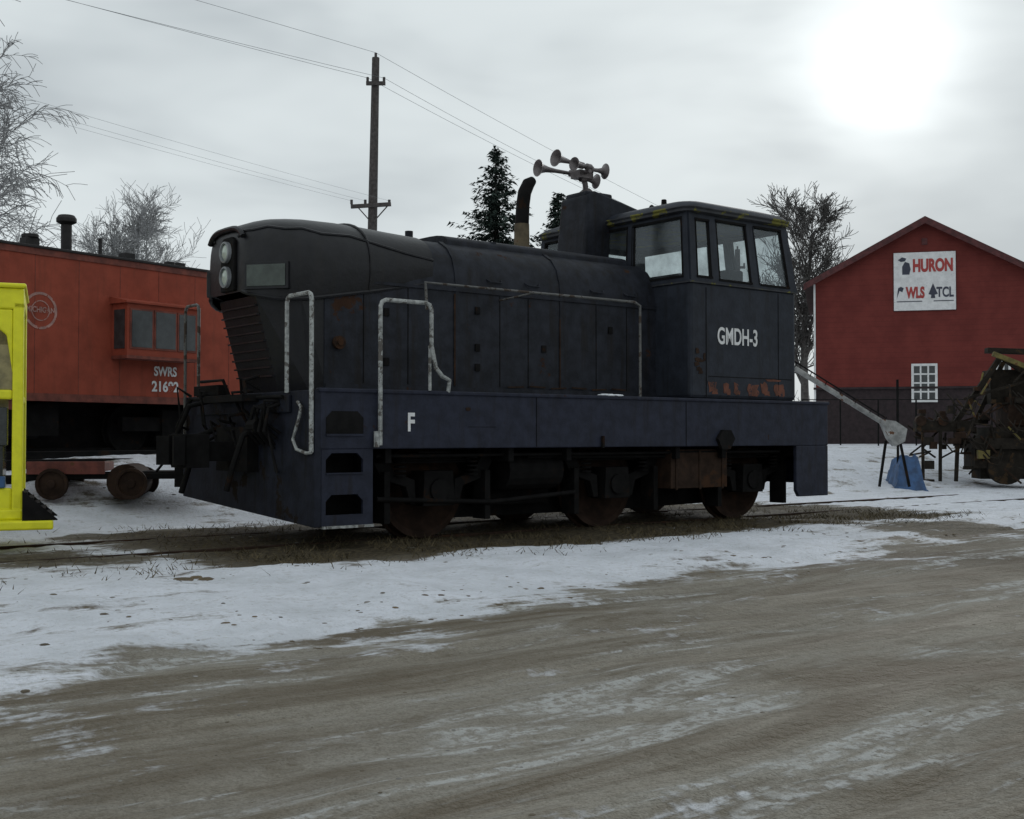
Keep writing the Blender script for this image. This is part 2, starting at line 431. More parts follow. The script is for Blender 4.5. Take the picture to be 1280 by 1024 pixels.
b=B();b.cyl((.62,tn-.05,2.24),(.62,tn,2.24),.075,n=20);b.cyl((.62,tn-.07,2.24),(.62,tn-.05,2.24),.035,n=12);b.obj('filler_cap',L,[M['rustd']],smooth=True)
# nose cap (rounded in plan)
def sec(s_,w,zb,zt,n=3.0,N=22):
    out=[];zm=zb+.25*(zt-zb)
    out.append((s_,C-w*.965,zb))
    for i in range(N+1):
        a=math.pi*i/N;cx=math.cos(a);sx=math.sin(a)
        x=-w*math.copysign(abs(cx)**(2/n),cx);z=zm+(zt-zm)*(abs(sx)**(2/n))
        out.append((s_,C+x,z))
    out.append((s_,C+w*.965,zb))
    return out
NS=[(-.27,.42,2.80,3.46,3.6),(-.245,.50,2.77,3.53,3.6),(-.17,.62,2.74,3.58,3.4),(-.05,.76,2.71,3.625,3.3),(.08,.88,2.70,3.66,3.1),(.25,.965,2.71,3.68,3),(.45,1.01,2.74,3.695,2.9),(.8,1.012,2.80,3.70,2.8),(1.15,1.0,2.86,3.69,2.7),(1.5,.992,2.93,3.67,2.6),(1.9,.975,3.01,3.65,2.55)]
b=B();SC=[sec(*q) for q in NS]
b.loft(SC,cap0=True,cap1=True)
b.obj('nose_cap',L,[M['nose']],smooth=True)
b=B()
b.tube([(x,y,z+.004) for x,y,z in sec(1.02,1.006,2.83,3.70,2.75)],.014,6)
b.tube([SC[i][0] for i in range(len(SC))],.022,6);b.tube([SC[i][-1] for i in range(len(SC))],.022,6)
CR=((0,8),(1,8),(2,7),(3,7),(4,6),(5,6),(6,5),(7,5),(8,4),(9,3),(10,2))
b.tube([SC[i][k] for i,k in CR],.018,6)
b.tube([SC[i][-1-k] for i,k in CR],.018,6)
b.tube([(x-.03,y,z) for x,y,z in SC[1][6:-6]],.032,8)
b.obj('nose_trim',L,[M['nose']],smooth=True)
b=B()
top=[(-.14,C-.46),(.18,C-.90),(.5,C-.96),(.5,C+.96),(.18,C+.90),(-.14,C+.46)]
bot=[(.16,C-.45),(.34,C-.85),(.5,C-.96),(.5,C+.96),(.34,C+.85),(.16,C+.45)]
b.add([(x,y,2.76) for x,y in top]+[(x,y,1.68) for x,y in bot],[(i,(i+1)%6,6+(i+1)%6,6+i) for i in range(6)]+[tuple(range(6)),tuple(range(11,5,-1))])
for i in range(9):
    f=.1+i*.09
    P_=[Vector((a[0]*(1-f)+c_[0]*f,a[1]*(1-f)+c_[1]*f,2.76-1.08*f)) for a,c_ in zip(top,bot)]
    b.obox(P_[0]+Vector((-.01,0,0)),P_[5]+Vector((-.01,0,0)),.05,.018)
b.obj('radiator_front',L,[M['nose']])
b=B()
hy=C-.10
b.prism([(hy-.17,2.82),(hy+.17,2.82),(hy+.17,3.38),(hy+.1,3.43),(hy-.1,3.43),(hy-.17,3.38)],-.31,-.262,axis='x')
b.obj('headlight_housing',L,[M['black']],bevel=.015)
b=B()
for z in(2.98,3.26):
    b.lathe((-.31,hy,z),(-1,0,0),[(.12,0),(.12,.04),(.10,.045),(.095,.02)],20,0)
    b.lathe((-.325,hy,z),(-1,0,0),[(.097,0),(.08,.012),(.05,.02),(.0,.024)],20,1)
b.obj('headlights',L,[M['grey'],M['lens']],smooth=True)
b=B()
for sg in(-1,1):
    p0=Vector((-.225,C+sg*.52,0));p1=Vector((.05,C+sg*.88,0));d=(p1-p0).normalized();nrm=Vector((d.y,-d.x,0))
    if nrm.x>0:nrm=-nrm
    def slab(a,c_,z0,z1,o0,o1,mi):
        q=[p0+d*a+nrm*o0,p0+d*c_+nrm*o0,p0+d*c_+nrm*o1,p0+d*a+nrm*o1]
        b.add([(v.x,v.y,z0) for v in q]+[(v.x,v.y,z1) for v in q],[(0,1,2,3),(7,6,5,4),(0,4,5,1),(1,5,6,2),(2,6,7,3),(3,7,4,0)],mi)
    slab(-.06,.46,2.81,3.11,-.08,.03,0);slab(-.03,.43,2.84,3.08,.031,.04,1)
b.obj('number_boards',L,[M['nose'],M['frost']],bevel=.02)
# handrails
b=B();r=.024
def arc(p,q,top,rad=.07):
    p=Vector(p);q=Vector(q);d=(q-p);d.z=0;d.normalize()
    return [p,Vector((p.x,p.y,top-rad)),Vector((p.x,p.y,top-rad*.3))+d*rad*.3,Vector((p.x,p.y,top))+d*rad,Vector((q.x,q.y,top))-d*rad,Vector((q.x,q.y,top-rad*.3))-d*rad*.3,Vector((q.x,q.y,top-rad)),q]
b.tube(arc((-.09,.56,1.66),(-.09,.02,1.03),2.69)[0:],r)
b.tube([(-.09,.02,1.03),(-.1,.10,1.02),(-.12,.28,1.06),(-.12,.36,1.16),(-.10,.26,1.40),(-.1,.22,1.5),(-.1,.3,1.56)],.018)
a_=arc((.70,-.05,1.10),(1.36,-.05,2.2),2.66)
b.tube(a_+[(1.42,-.05,1.95),(1.50,-.06,1.86),(1.62,-.03,1.82),(1.62,-.0,1.69)],r)
b.tube([(1.36,-.02,1.70),(1.36,-.02,2.2)],.018);b.tube([(.66,-.04,1.08),(.66,-.04,1.25)],.03)
b.obj('grab_rails',L,[M['whiter']],smooth=True)
b=B()
b.tube(arc((-.09,W-.12,1.2),(-.09,W-.52,1.66),2.80),.02)
b.tube([(1.36,.04,2.60),(1.34,.04,2.90),(4.55,.04,2.905),(4.65,.04,2.86),(4.65,.04,1.7)],.018)
b.tube([(2.9,tn,2.87),(2.9,.04,2.9)],.012);
b.tube([(1.36,W-.04,1.7),(1.34,W-.04,2.90),(4.55,W-.04,2.905),(4.65,W-.04,2.86),(4.65,W-.04,1.7)],.02)
b.obj('walkway_handrail',L,[paint('old_rail_paint',(.12,.12,.115),.6,rust=.6,rustcol=(.055,.04,.03),rscale=6)],smooth=True)
# cab
ca0,ca1=5.6,7.8;cl,cr=.06,W-.06
b=B()
b.box(ca0,ca1,cl,cr,1.70,3.28)
b.obj('cab_lower_body',L,[M['cab']],bevel=.05)
def wall(b,P,us,wins,m=0,mg=1,bg=None):
    U=sorted(set([0,1]+[x for w in wins for x in w[:2]]));V=sorted(set([0,1]+[x for w in wins for x in w[2:]]))
    for i in range(len(U)-1):
        for j in range(len(V)-1):
            cu=(U[i]+U[i+1])/2;cv=(V[j]+V[j+1])/2
            if any(w[0]<cu<w[1] and w[2]<cv<w[3] for w in wins):continue
            b.add([P(U[i],V[j]),P(U[i+1],V[j]),P(U[i+1],V[j+1]),P(U[i],V[j+1])],[(0,1,2,3)],m)
    for w in wins:
        bg.add([P(w[0],w[2]),P(w[1],w[2]),P(w[1],w[3]),P(w[0],w[3])],[(0,1,2,3)],0)
def quadP(a,b_,c,d):
    a,b_,c,d=map(Vector,(a,b_,c,d))
    return lambda u,v:(a*(1-u)+b_*u)*(1-v)+(d*(1-u)+c*u)*v
zl,zu=3.27,4.24;i_=.10
lo=[(ca0,cl),(ca1,cl),(ca1,cr),(ca0,cr)];up=[(ca0+.06,cl+i_),(ca1-.12,cl+i_),(ca1-.12,cr-i_),(ca0+.06,cr-i_)]
def P3(q,z):return(q[0],q[1],z)
b=B();g=B();fr=B()
sw=[(.05,.19,.07,.88),(.25,.56,.05,.90),(.64,.93,.05,.90)]
fw=[(.03,.335,.07,.90),(.37,.60,.07,.90),(.66,.78,.07,.90),(.82,.97,.07,.90)]
rw=[(.04,.34,.07,.9),(.38,.62,.07,.9),(.66,.96,.07,.9)]
faces=[(quadP(P3(lo[0],zl),P3(lo[1],zl),P3(up[1],zu),P3(up[0],zu)),sw),
(quadP(P3(lo[3],zl),P3(lo[2],zl),P3(up[2],zu),P3(up[3],zu)),sw),
(quadP(P3(lo[0],zl),P3(lo[3],zl),P3(up[3],zu),P3(up[0],zu)),fw),
(quadP(P3(lo[1],zl),P3(lo[2],zl),P3(up[2],zu),P3(up[1],zu)),rw)]
for P,w in faces:
    wall(b,P,None,w,bg=g)
    for q in w:
        pts=[P(q[0],q[2]),P(q[1],q[2]),P(q[1],q[3]),P(q[0],q[3])]
        for k in range(4): fr.obox(pts[k],pts[(k+1)%4],.07,.028)
b.obj('cab_upper_walls',L,[M['cab']],solid=.045)
g.obj('cab_windows',L,[M['glass']],fix=False)
fr.obj('window_gaskets',L,[M['black']])
b=B()
b.box(ca0-.02,ca1+.02,cl-.02,cl,3.25,3.28);b.box(ca0-.02,ca0,cl,cr,3.25,3.28)
b.obj('cab_sill_trim',L,[M['yelledge']])
b=B()
def rect(s0,s1,y0,y1,z,rad,n=5):
    out=[]
    for cx,cy,a0 in((s1-rad,y1-rad,0),(s0+rad,y1-rad,90),(s0+rad,y0+rad,180),(s1-rad,y0+rad,270)):
        for k in range(n+1):
            a=R(a0+90*k/n);out.append((cx+rad*math.cos(a),cy+rad*math.sin(a),z))
    out.append(out[0]);return out
o=.09
secs=[rect(ca0+.06-o+d,ca1-.12+o-d,cl+i_-o+d,cr-i_+o-d,z,.18+d*.4) for d,z in((.04,4.20),(0,4.22),(0,4.29))]
b.loft(secs,m=1,cap0=True)
secs=[rect(ca0+.06-o+d,ca1-.12+o-d,cl+i_-o+d,cr-i_+o-d,z,.18+d*.4) for d,z in((0,4.29),(.05,4.345),(.2,4.405),(.5,4.45),(.9,4.47))]
b.loft(secs,m=0,cap1=True)
b.obj('cab_roof',L,[M['cab'],M['yelledge']],smooth=True)
b=B();b.tube(rect(ca0+.06-o,ca1-.12+o,cl+i_-o,cr-i_+o,4.275,.18),.02,6);b.obj('roof_gutter',L,[M['yelledge']])
b=B();b.box(5.75,6.2,.4,1.4,2.9,3.42);b.box(5.75,6.1,1.9,2.9,2.9,3.4);b.box(7.0,7.3,.6,.95,3.2,3.6)
b.obj('cab_interior',L,[M['black']],bevel=.03)
# duct, exhaust, horns
b=B();b.prism([(5.10,3.55),(5.20,4.40),(5.22,4.62),(5.35,4.70),(6.35,4.50),(6.35,4.36),(5.66,4.30),(5.62,3.55)],1.66,2.26);b.box(5.24,5.75,1.72,2.18,4.6,4.70)
b.obj('air_duct',L,[M['navy']],bevel=.03)
b=B();b.tube([(4.3,2.02,3.55),(4.3,2.02,4.15)],[.115,.105],14,1);b.tube([(4.3,2.02,4.13),(4.32,2.02,4.42),(4.35,2.02,4.60),(4.42,2.02,4.73),(4.50,2.02,4.79)],[.10,.095,.095,.09,.06],14,0)
b.lathe((4.3,2.02,3.6),(0,0,1),[(.2,0),(.18,.08),(.11,.1)],16,0)
b.obj('exhaust_stack',L,[M['black'],M['tan']],smooth=True)
b=B()
hc=Vector((5.35,1.95,4.96))
b.tube([(5.45,1.95,4.62),(5.42,1.95,4.85),hc],.04,8);b.lathe((5.45,1.95,4.64),(0,0,1),[(.14,0),(.12,.08),(.05,.14)],12)
b.box(hc.x-.12,hc.x+.14,hc.y-.1,hc.y+.1,hc.z-.05,hc.z+.06)
b.tube([hc+Vector((-.05,-.24,0.02)),hc+Vector((.05,.24,.04))],.03,8)
def hornb(p,d,Ln,rb):
    b.lathe(p,d,[(.05,-.08),(.05,0),(.026,.01),(.03,Ln*.45),(.046,Ln*.75),(.07,Ln*.9),(rb,Ln),(rb*.93,Ln),(.05,Ln*.88),(.0,Ln*.6)],16)
hornb(hc+Vector((-.05,.20,.06)),(-1,.1,.02),.56,.125)
hornb(hc+Vector((-.05,.0,.15)),(-1,.0,.08),.44,.125)
hornb(hc+Vector((-.08,-.2,.08)),(-1,-.1,0),.26,.10)
hornb(hc+Vector((.05,-.18,.06)),(1,-.15,.0),.22,.115)
hornb(hc+Vector((.05,-.02,-.05)),(1,-.1,-.05),.20,.11)
b.obj('air_horns',L,[M['horn']],smooth=True)
b=B();b.box(6.55,6.72,1.5,1.7,4.43,4.56);b.cyl((6.68,1.6,4.56),(6.68,1.6,4.72),.05,.04,n=10);b.tube([(6.55,1.6,4.52),(6.4,1.6,4.58)],.04,8)
b.obj('roof_beacon',L,[M['black']],bevel=.01)
# markings
text('cab_number','GMDH-3',L,(6.54,cl-.006,2.55),.255,M['white'],.86,sy=1.25,off=.02)
text('front_letter','F',L,(1.12,-.008,1.34),.25,M['white'],.85,sy=1.1)
b=B()
def flake(b,cx,cz,w,h,y,n=12):
    pts=[]
    for i in range(n):
        a=2*math.pi*i/n;q=random.uniform(.6,1.1)
        pts.append((cx+w/2*q*max(-.9,min(.9,1.3*math.cos(a))),cz+h/2*q*max(-.9,min(.9,1.3*math.sin(a)))))
    b.prism(pts,y-.003,y+.002)
for cx,w in((6.02,.2),(6.3,.13),(6.5,.12),(6.85,.26),(7.1,.2),(7.42,.26)):
    flake(b,cx,1.86+random.uniform(-.02,.02),w,.20,cl-.001)
    flake(b,cx+.05,1.80,w*.7,.1,cl-.002)
flake(b,7.3,1.98,.4,.04,cl-.0012)
b.obj('orange_primer_patches',L,[M['orangep']])
b=B()
for i in range(9): flake(b,5.72+random.uniform(-.08,.15),2.2+random.uniform(-.18,.14),random.uniform(.04,.14),random.uniform(.04,.12),cl-.001-.0006*i)
flake(b,1.9,1.5,.08,.05,-.002);
b.obj('rust_spots',L,[M['rustd']])
b=B();b.box(5.9,5.912,cl-.004,cl,1.72,3.2);b.box(7.4,7.41,cl-.004,cl,1.75,3.22);b.box(5.95,7.7,cl-.005,cl,2.0,2.008);b.obj('cab_seams',L,[M['black']])
b=B()
for i in range(9): lump(b,4.15+random.uniform(-.2,.22),-.01+random.uniform(0,.1),1.705,random.uniform(.04,.08),0,.4)
b.obj('snow_on_deck',L,[M['snow']],smooth=True)
# running gear
b=B()
AX=(1.75,4.55,7.2)
for s_ in AX:
    for tt,sg in((.78,-1),(2.57,1)):
        b.lathe((s_,tt,.575),(0,sg,0),[(.0,.09),(.10,.09),(.11,.04),(.16,.02),(.40,.0),(.45,.03),(.49,.07),(.565,.075),(.57,-.05),(.605,-.06),(.605,-.09),(.0,-.09)],40)
    b.cyl((s_,.9,.56),(s_,2.45,.56),.09,n=12)
b.obj('wheels',L,[M['rustw']],smooth=True)
b=B()
for s_ in AX:
    for y0 in(.36,2.7):
        b.prism([(s_-.22,.40),(s_+.22,.40),(s_+.2,.80),(s_-.2,.80)],y0,y0+.28)
        b.cyl((s_,y0-.03,.58),(s_,y0+.3,.58),.13,n=14)
        b.prism([(s_-.75,1.1),(s_-.55,.78),(s_-.28,.70),(s_-.26,.42),(s_-.34,.42),(s_-.4,.62),(s_-.72,.72),(s_-.95,1.1)],y0+.08,y0+.2)
        b.prism([(s_+.75,1.1),(s_+.55,.78),(s_+.28,.70),(s_+.26,.42),(s_+.34,.42),(s_+.4,.62),(s_+.72,.72),(s_+.95,1.1)],y0+.08,y0+.2)
        for k in range(5):
            Lk=.62-.1*k
            b.obox((s_-Lk,y0+.14,.90+.028*k),(s_+Lk,y0+.14,.90+.028*k),.1,.022)
        for dx in(-.5,.5):
            for q in range(5): b.cyl((s_+dx,y0+.05,.74+q*.05),(s_+dx,y0+.05,.765+q*.05),.07,n=10)
        b.box(s_-.74,s_-.66,y0,y0+.25,.22,.8);b.box(s_+.66,s_+.74,y0,y0+.25,.22,.8)
b.tube([(.9,.35,.5),(2.5,.35,.42),(3.8,.35,.5)],.03)
b.tube([(3.0,.3,.95),(5.8,.3,.93)],.025);b.tube([(.8,.2,.98),(7.6,.2,.98)],.02)
b.cyl((2.75,.55,.78),(3.6,.55,.78),.24,n=16);b.box(2.6,3.75,.8,1.0,.35,1.4)
for y0 in(1.02,2.28):
    b.prism([(.7,1.5),(.7,.62),(1.2,.26),(2.3,.20),(4.0,.20),(5.1,.20),(7.7,.24),(8.3,.5),(8.3,1.5)],y0,y0+.05)
b.box(.7,8.3,1.15,2.2,.42,1.5)
b.box(.3,.8,.4,2.9,.35,1.5)
for s_ in(.9,2.6,3.5,5.4,6.3,8.0): b.box(s_-.04,s_+.04,.1,3.2,.9,1.5)
b.obj('running_gear',L,[M['black']],bevel=.006)
b=B();b.box(5.35,6.45,.18,.75,.50,.98);b.box(5.3,6.5,.2,.7,.98,1.02)
for s_ in(5.45,5.9,6.35): b.box(s_-.02,s_+.02,.165,.18,.48,1.0)
b.obj('battery_box',L,[M['rustd']],bevel=.015)
# coupler & hoses
b=B()
b.box(-.55,-.06,C-.13,C+.13,.92,1.14);b.prism([(C-.2,.85),(C+.14,.85),(C+.22,1.0),(C+.22,1.22),(C-.2,1.22)],-.85,-.55,axis='x')
b.prism([(-.98,C-.24),(-.85,C-.24),(-.72,C-.1),(-.72,C+.02),(-.92,C-.06)],.88,1.2,axis='z')
b.prism([(-1.0,C+.2),(-.72,C+.24),(-.72,C+.12),(-.9,C+.08)],.88,1.2,axis='z')
b.box(-.2,-.06,C-.4,C+.4,.8,1.3)
b.tube([(-.1,C+.5,1.3),(-.35,C+.55,1.2),(-.5,C+.5,.8),(-.6,C+.45,.55)],.035)
b.tube([(-.1,C-.5,1.3),(-.3,C-.5,1.2),(-.42,C-.5,.85),(-.45,C-.42,.6)],.035)
for q in range(4):
    b.tube([(-.08,.7+q*.12,1.55),(-.22,.72+q*.12,1.5),(-.26,.74+q*.13,1.25),(-.12,.78+q*.12,1.1)],.022)
b.tube([(-.1,2.4,1.62),(-.35,2.5,1.55),(-.42,2.7,1.2),(-.25,2.9,.95)],.03)
b.tube([(-.12,.6,1.62),(-.12,2.9,1.64)],.022);b.box(-.3,-.06,1.2,2.2,1.58,1.66)
b.tube([(-.3,1.1,1.66),(-.32,1.12,1.8),(-.1,1.2,1.86)],.02);b.tube([(-.12,1.9,1.66),(-.2,1.9,1.84),(-.2,2.5,1.84)],.02)
b.box(-.12,.0,2.2,2.9,1.68,1.8);b.tube([(-.15,2.9,1.66),(-.2,3.2,1.3),(-.15,3.2,.9)],.03)
b.cyl((-.2,.95,1.3),(-.2,1.15,1.3),.09,n=12)
rq=random.Random(5)
for k in range(12):
    y=rq.uniform(.7,3.1);z=rq.uniform(1.2,1.75);b.tube([(-.08,y,z),(-.2-rq.uniform(0,.15),y+.05,z+rq.uniform(-.05,.12)),(-.2,y+rq.uniform(-.25,.25),z-rq.uniform(.1,.5)),(-.08,y+.1,z-.4)],.02,6)
b.obj('coupler_and_hoses',L,[M['black']],bevel=.01)
# ================================================================== CABOOSE
Cb=empty('caboose',(-7.68,18,0),math.atan2(.819,.574))
b=B();b.box(-5,5.5,0,2.9,1.78,4.10);b.obj('body',Cb,[M['caboose']],bevel=.02)
b=B()
b.box(-5.0,5.5,-.03,.0,1.74,1.86);b.box(-5,5.5,-.02,0,4.0,4.1)
for i in range(14): b.box(-4.9+i*.78,-4.892+i*.78,-.004,0,1.86,4.0)
for d in(-1.8,.2,4.55): b.prism([(d-.12,1.74),(d-.08,1.6),(d+.08,1.6),(d+.12,1.74)],-.02,.1)
b.obj('side_sill_and_seams',Cb,[M['cabdark']])
b=B()
b.prism([(-.05,4.10),(-.05,4.14),(.5,4.22),(1.45,4.28),(2.4,4.22),(2.95,4.14),(2.95,4.10)],-5.1,5.6,axis='x')
b.obj('roof',Cb,[M['cabrd']],bevel=.01)
b=B()
b.cyl((2.07,1.4,4.2),(2.07,1.4,4.82),.09,n=14);b.lathe((2.07,1.4,4.82),(0,0,1),[(.09,0),(.17,.04),(.17,.1),(.13,.16),(.0,.17)],16)
b.lathe((2.07,1.4,4.25),(0,0,1),[(.16,0),(.14,.1),(.09,.14)],14)
b.box(1.25,1.5,1.3,1.5,4.2,4.5);b.cyl((1.38,1.4,4.5),(1.38,1.4,4.56),.14,n=12)
b.cyl((2.75,1.4,4.2),(2.75,1.4,4.68),.035,n=8)
b.box(3.2,3.42,1.3,1.5,4.2,4.48);b.box(4.35,4.55,1.3,1.5,4.2,4.44);b.cyl((4.1,1.2,4.2),(4.1,1.2,4.4),.1,n=12)
b.box(-5,5.5,1.2,1.26,4.30,4.32);b.box(-5,5.5,1.5,1.56,4.30,4.32)
b.obj('roof_vents_and_stack',Cb,[M['cabrd']],bevel=.01)
b=B()
b.box(1.98,3.42,-.38,0,2.5,3.36,0)
b.prism([(-.44,3.36),(-.44,3.39),(0,3.48),(0,3.36)],1.92,3.48,axis='x',m=0)
b.box(1.96,3.44,-.40,0,2.46,2.51,2)
for d0,d1 in((2.06,2.46),(2.54,2.94),(3.02,3.36)):
    b.box(d0-.03,d1+.03,-.395,-.38,2.62,3.28,2);b.box(d0,d1,-.402,-.395,2.65,3.25,1)
b.box(1.965,1.98,-.32,-.06,2.62,3.26,1)
b.obj('bay_window',Cb,[M['caboose'],M['winglass'],M['cabdark']])
text('car_letters','SWRS',Cb,(3.05,-.008,2.29),.22,M['white'],.85)
text('car_number','21692',Cb,(3.05,-.008,2.03),.24,M['white'],.95)
b=B();
b.lathe((.66,-.004,3.14),(0,-1,0),[(.29,0),(.29,.003),(.25,.003),(.25,0)],32)
b.lathe((.66,-.004,3.14),(0,-1,0),[(.16,0),(.16,.003),(.145,.003),(.145,0)],32)
h=b.obj('herald_ring',Cb,[M['hull']])
text('herald_text','MICHIGAN',Cb,(.66,-.007,3.15),.12,M['hull'],.85)
b=B()
for d0 in(-3.4,3.6):
    for dd in(-.8,.8):
        for y0,sg in((.72,-1),(2.18,1)):
            b.lathe((d0+dd,y0,1.32),(0,sg,0),[(0,.07),(.1,.07),(.12,.03),(.34,.02),(.40,.06),(.42,.06),(.42,-.04),(.45,-.06),(0,-.06)],28)
    b.box(d0-1.1,d0+1.1,.42,.56,1.28,1.52);b.box(d0-.3,d0+.3,.38,.6,1.1,1.65)
b.box(-4.8,5.3,.9,2.0,1.0,1.76);b.box(-1.2,1.2,.3,.9,1.2,1.7);b.cyl((-.5,.5,1.35),(.9,.5,1.35),.2,n=14)
b.box(-5,5.4,.7,.78,.88,1.0);b.box(-5,5.4,2.15,2.23,.88,1.0)
b.obj('trucks_and_underframe',Cb,[M['black']])
b=B();b.box(4.6,5.5,-.01,.05,1.25,1.74);b.obj('end_step',Cb,[M['caboose']])
tb=empty('timber_stack',(-7.68,18,0),math.atan2(.819,.574));b=B()
b.box(-2.0,6.0,-1.3,-.95,.72,.86);b.box(-1.6,6.2,-.90,-.5,.86,.97);b.box(-2.4,4.0,-1.75,-1.4,.55,.66)
b.obj('timbers',tb,[M['black']],bevel=.01)
# ================================================================== CART
cx,cy=-5.45,16.5
Ct=empty('track_cart',(cx,cy,.36),R(8))
b=B()
b.box(-1.0,-.1,-.45,.45,.36,.48,0);b.box(-1.05,-.05,-.48,-.44,.33,.50,0)
b.box(-1.1,1.0,-.4,-.33,.26,.34,1);b.box(-1.1,1.0,.33,.4,.26,.34,1)
b.box(.1,.9,-.3,.3,.30,.36,1);b.box(.85,1.0,-.45,.45,.15,.42,1)
for dx in(-.72,.3):
    for y0 in(-.5,.5): b.lathe((dx,y0,.2),(0,math.copysign(1,y0),0),[(0,.04),(.05,.04),(.06,.01),(.16,.0),(.17,.03),(.21,.03),(.21,-.04),(0,-.04)],20,2)
    b.cyl((dx,-.5,.2),(dx,.5,.2),.03,n=8,m=1)
b.cyl((.2,-.42,.22),(.2,.42,.22),.24,n=20,m=2)
b.tube([(.9,0,.3),(1.3,-.1,.3),(1.5,-.15,.05)],.03,m=1);b.tube([(.6,-.35,.36),(.8,-.4,.6),(.95,-.3,.5)],.02,m=1)
b.obj('cart_body',Ct,[M['ballred'],M['black'],M['rustw']],bevel=.008)
# ================================================================== YELLOW VEHICLE
Yv=empty('yellow_maintenance_vehicle',(-5.09,12.5,0),R(21))
b=B()
b.box(-.11,0,0,.10,.42,2.6,0);b.box(-2.2,-.0,0,.10,2.52,2.74,0)
b.prism([(-.11,2.52),(-.11,1.85),(-.17,2.25),(-.5,2.52)],.01,.09,m=0)
b.box(-2.2,-.11,.0,.10,.42,.66,0);b.box(-2.2,-.11,.02,.09,1.58,1.68,0)
b.box(-.12,0,.1,1.5,2.55,2.72,0);b.box(-.10,0,1.4,1.52,.4,2.6,0);b.box(-.10,0,.1,1.4,.42,.6,0);b.box(-.08,-.01,.1,1.4,1.56,1.64,0)
b.box(-2.3,.30,-.25,1.2,.235,.33,0);b.box(-2.2,.0,-.05,1.5,.33,.44,0)
b.box(-2.25,.02,-.03,1.6,2.74,2.79,0)
b.box(-.45,-.41,.0,.1,.66,1.6,0)
b.obj('yellow_body',Yv,[M['yellow']],bevel=.02)
b=B()
for k in range(5): b.box(.0+k*.06,.048+k*.06,-.2,.5,.60-k*.055,.62-k*.055)
b.prism([(0,.64),(.34,.34),(.34,.33),(0,.33)],-.22,-.19);b.prism([(0,.64),(.34,.34),(.34,.33),(0,.33)],.5,.53)
b.cyl((-.6,.0,.22),(-.6,.3,.22),.2,n=20);b.cyl((-1.8,.0,.22),(-1.8,.3,.22),.2,n=20)
b.obj('black_step',Yv,[M['black']])
b=B();b.box(-1.9,-.2,.2,1.2,.5,1.1,0);b.box(-1.9,-.11,.045,.055,1.68,2.15,1);b.box(-.5,-.16,.12,.5,1.1,1.5,0);b.box(-1.9,-.16,.5,.52,1.1,2.5,1)
b.obj('engine_and_window',Yv,[M['winglass'],paint('brown_window',(.24,.20,.09),.3)],bevel=.01)
b=B();b.box(-.5,-.17,-.02,.1,.66,.78);b.obj('blue_label',Yv,[M['blue']],bevel=.01)
# ================================================================== BARN
a15=-R(15);Bn=empty('red_barn',(11.47,45.5,.0),a15)
W_=8.0;zE,zA=7.0,9.15
b=B();b.prism([(0,2.98),(W_,2.98),(W_,zE),(W_/2,zA),(0,zE)],0,11)
b.obj('walls',Bn,[M['barn']])
b=B();b.box(.02,W_-.02,.02,11,.3,2.98);b.box(-.03,W_+.03,-.06,0,2.95,3.03);b.obj('dark_base',Bn,[M['barnlow']])
b=B()
for sg in(0,1):
    xe=-.35 if sg==0 else W_+.35;ze=zE-.35*(zA-zE)/(W_/2)
    b.prism([(W_/2,zA+.03),(xe,ze+.03),(xe,ze+.15),(W_/2,zA+.17)],-.35,11.3)
b.obj('roof',Bn,[M['shingle']])
b=B()
for sg in(0,1):
    xe=-.37 if sg==0 else W_+.37;ze=zE-.37*(zA-zE)/(W_/2)
    b.prism([(W_/2,zA-.10),(xe,ze-.10),(xe,ze+.14),(W_/2,zA+.16)],-.40,-.355)
b.box(W_/2-.1,W_/2+.1,-.03,0,8.3,8.55)
b.obj('rake_boards',Bn,[M['barntrim']])
b=B();b.box(-.01,.06,-.04,.0,.5,6.95);b.obj('corner_downspout',Bn,[M['white']])
b=B()
def win(x0,x1,z0,z1,nx,nz):
    b.box(x0,x1,-.05,0,z0,z1,0)
    gx=(x1-x0-.12)/nx;gz=(z1-z0-.12)/nz
    for i in range(nx):
        for j in range(nz): b.box(x0+.06+i*gx+.03,x0+.06+(i+1)*gx-.03,-.056,-.05,z0+.06+j*gz+.03,z0+.06+(j+1)*gz-.03,1)
win(3.5,4.42,2.45,3.88,3,4);win(6.45,6.95,2.9,3.95,2,3)
b.obj('windows',Bn,[M['white'],M['winglass']])
b=B();b.box(2.9,5.08,-.09,-.02,5.86,8.02);b.obj('sign_board',Bn,[M['white']],bevel=.01)
b=B();b.box(2.88,5.10,-.02,-.0,5.84,8.04);b.obj('sign_frame',Bn,[M['barntrim']])
text('sign_title','HURON',Bn,(4.28,-.1,7.5),.50,M['redtx'],.78,sy=1.25,off=.05);text('sign_left','WLS',Bn,(3.66,-.1,6.5),.46,M['redtx'],.7,sy=1.2,off=.05);text('sign_right','TCL',Bn,(4.7,-.1,6.5),.44,M['blktx'],.75,sy=1.15,off=.03)
b=B();y=-.094
def pl(pts): b.prism(pts,y-.003,y+.002)
pl([(3.05,7.75),(3.2,7.85),(3.35,7.8),(3.3,7.7),(3.15,7.68)]);pl([(3.2,7.2),(3.45,7.2),(3.5,7.4),(3.45,7.62),(3.3,7.68),(3.2,7.5)])
pl([(3.0,6.3),(3.1,6.6),(3.2,6.55),(3.25,6.7),(3.15,6.75),(3.05,6.7)]);pl([(4.2,6.3),(4.36,6.3),(4.34,6.42),(4.45,6.45),(4.28,6.85),(4.12,6.45),(4.22,6.42)])
b.box(3.0,3.9,-.1,-.091,6.18,6.21);b.box(4.3,5.0,-.1,-.091,6.18,6.21)
b.obj('sign_graphics',Bn,[M['blktx']])
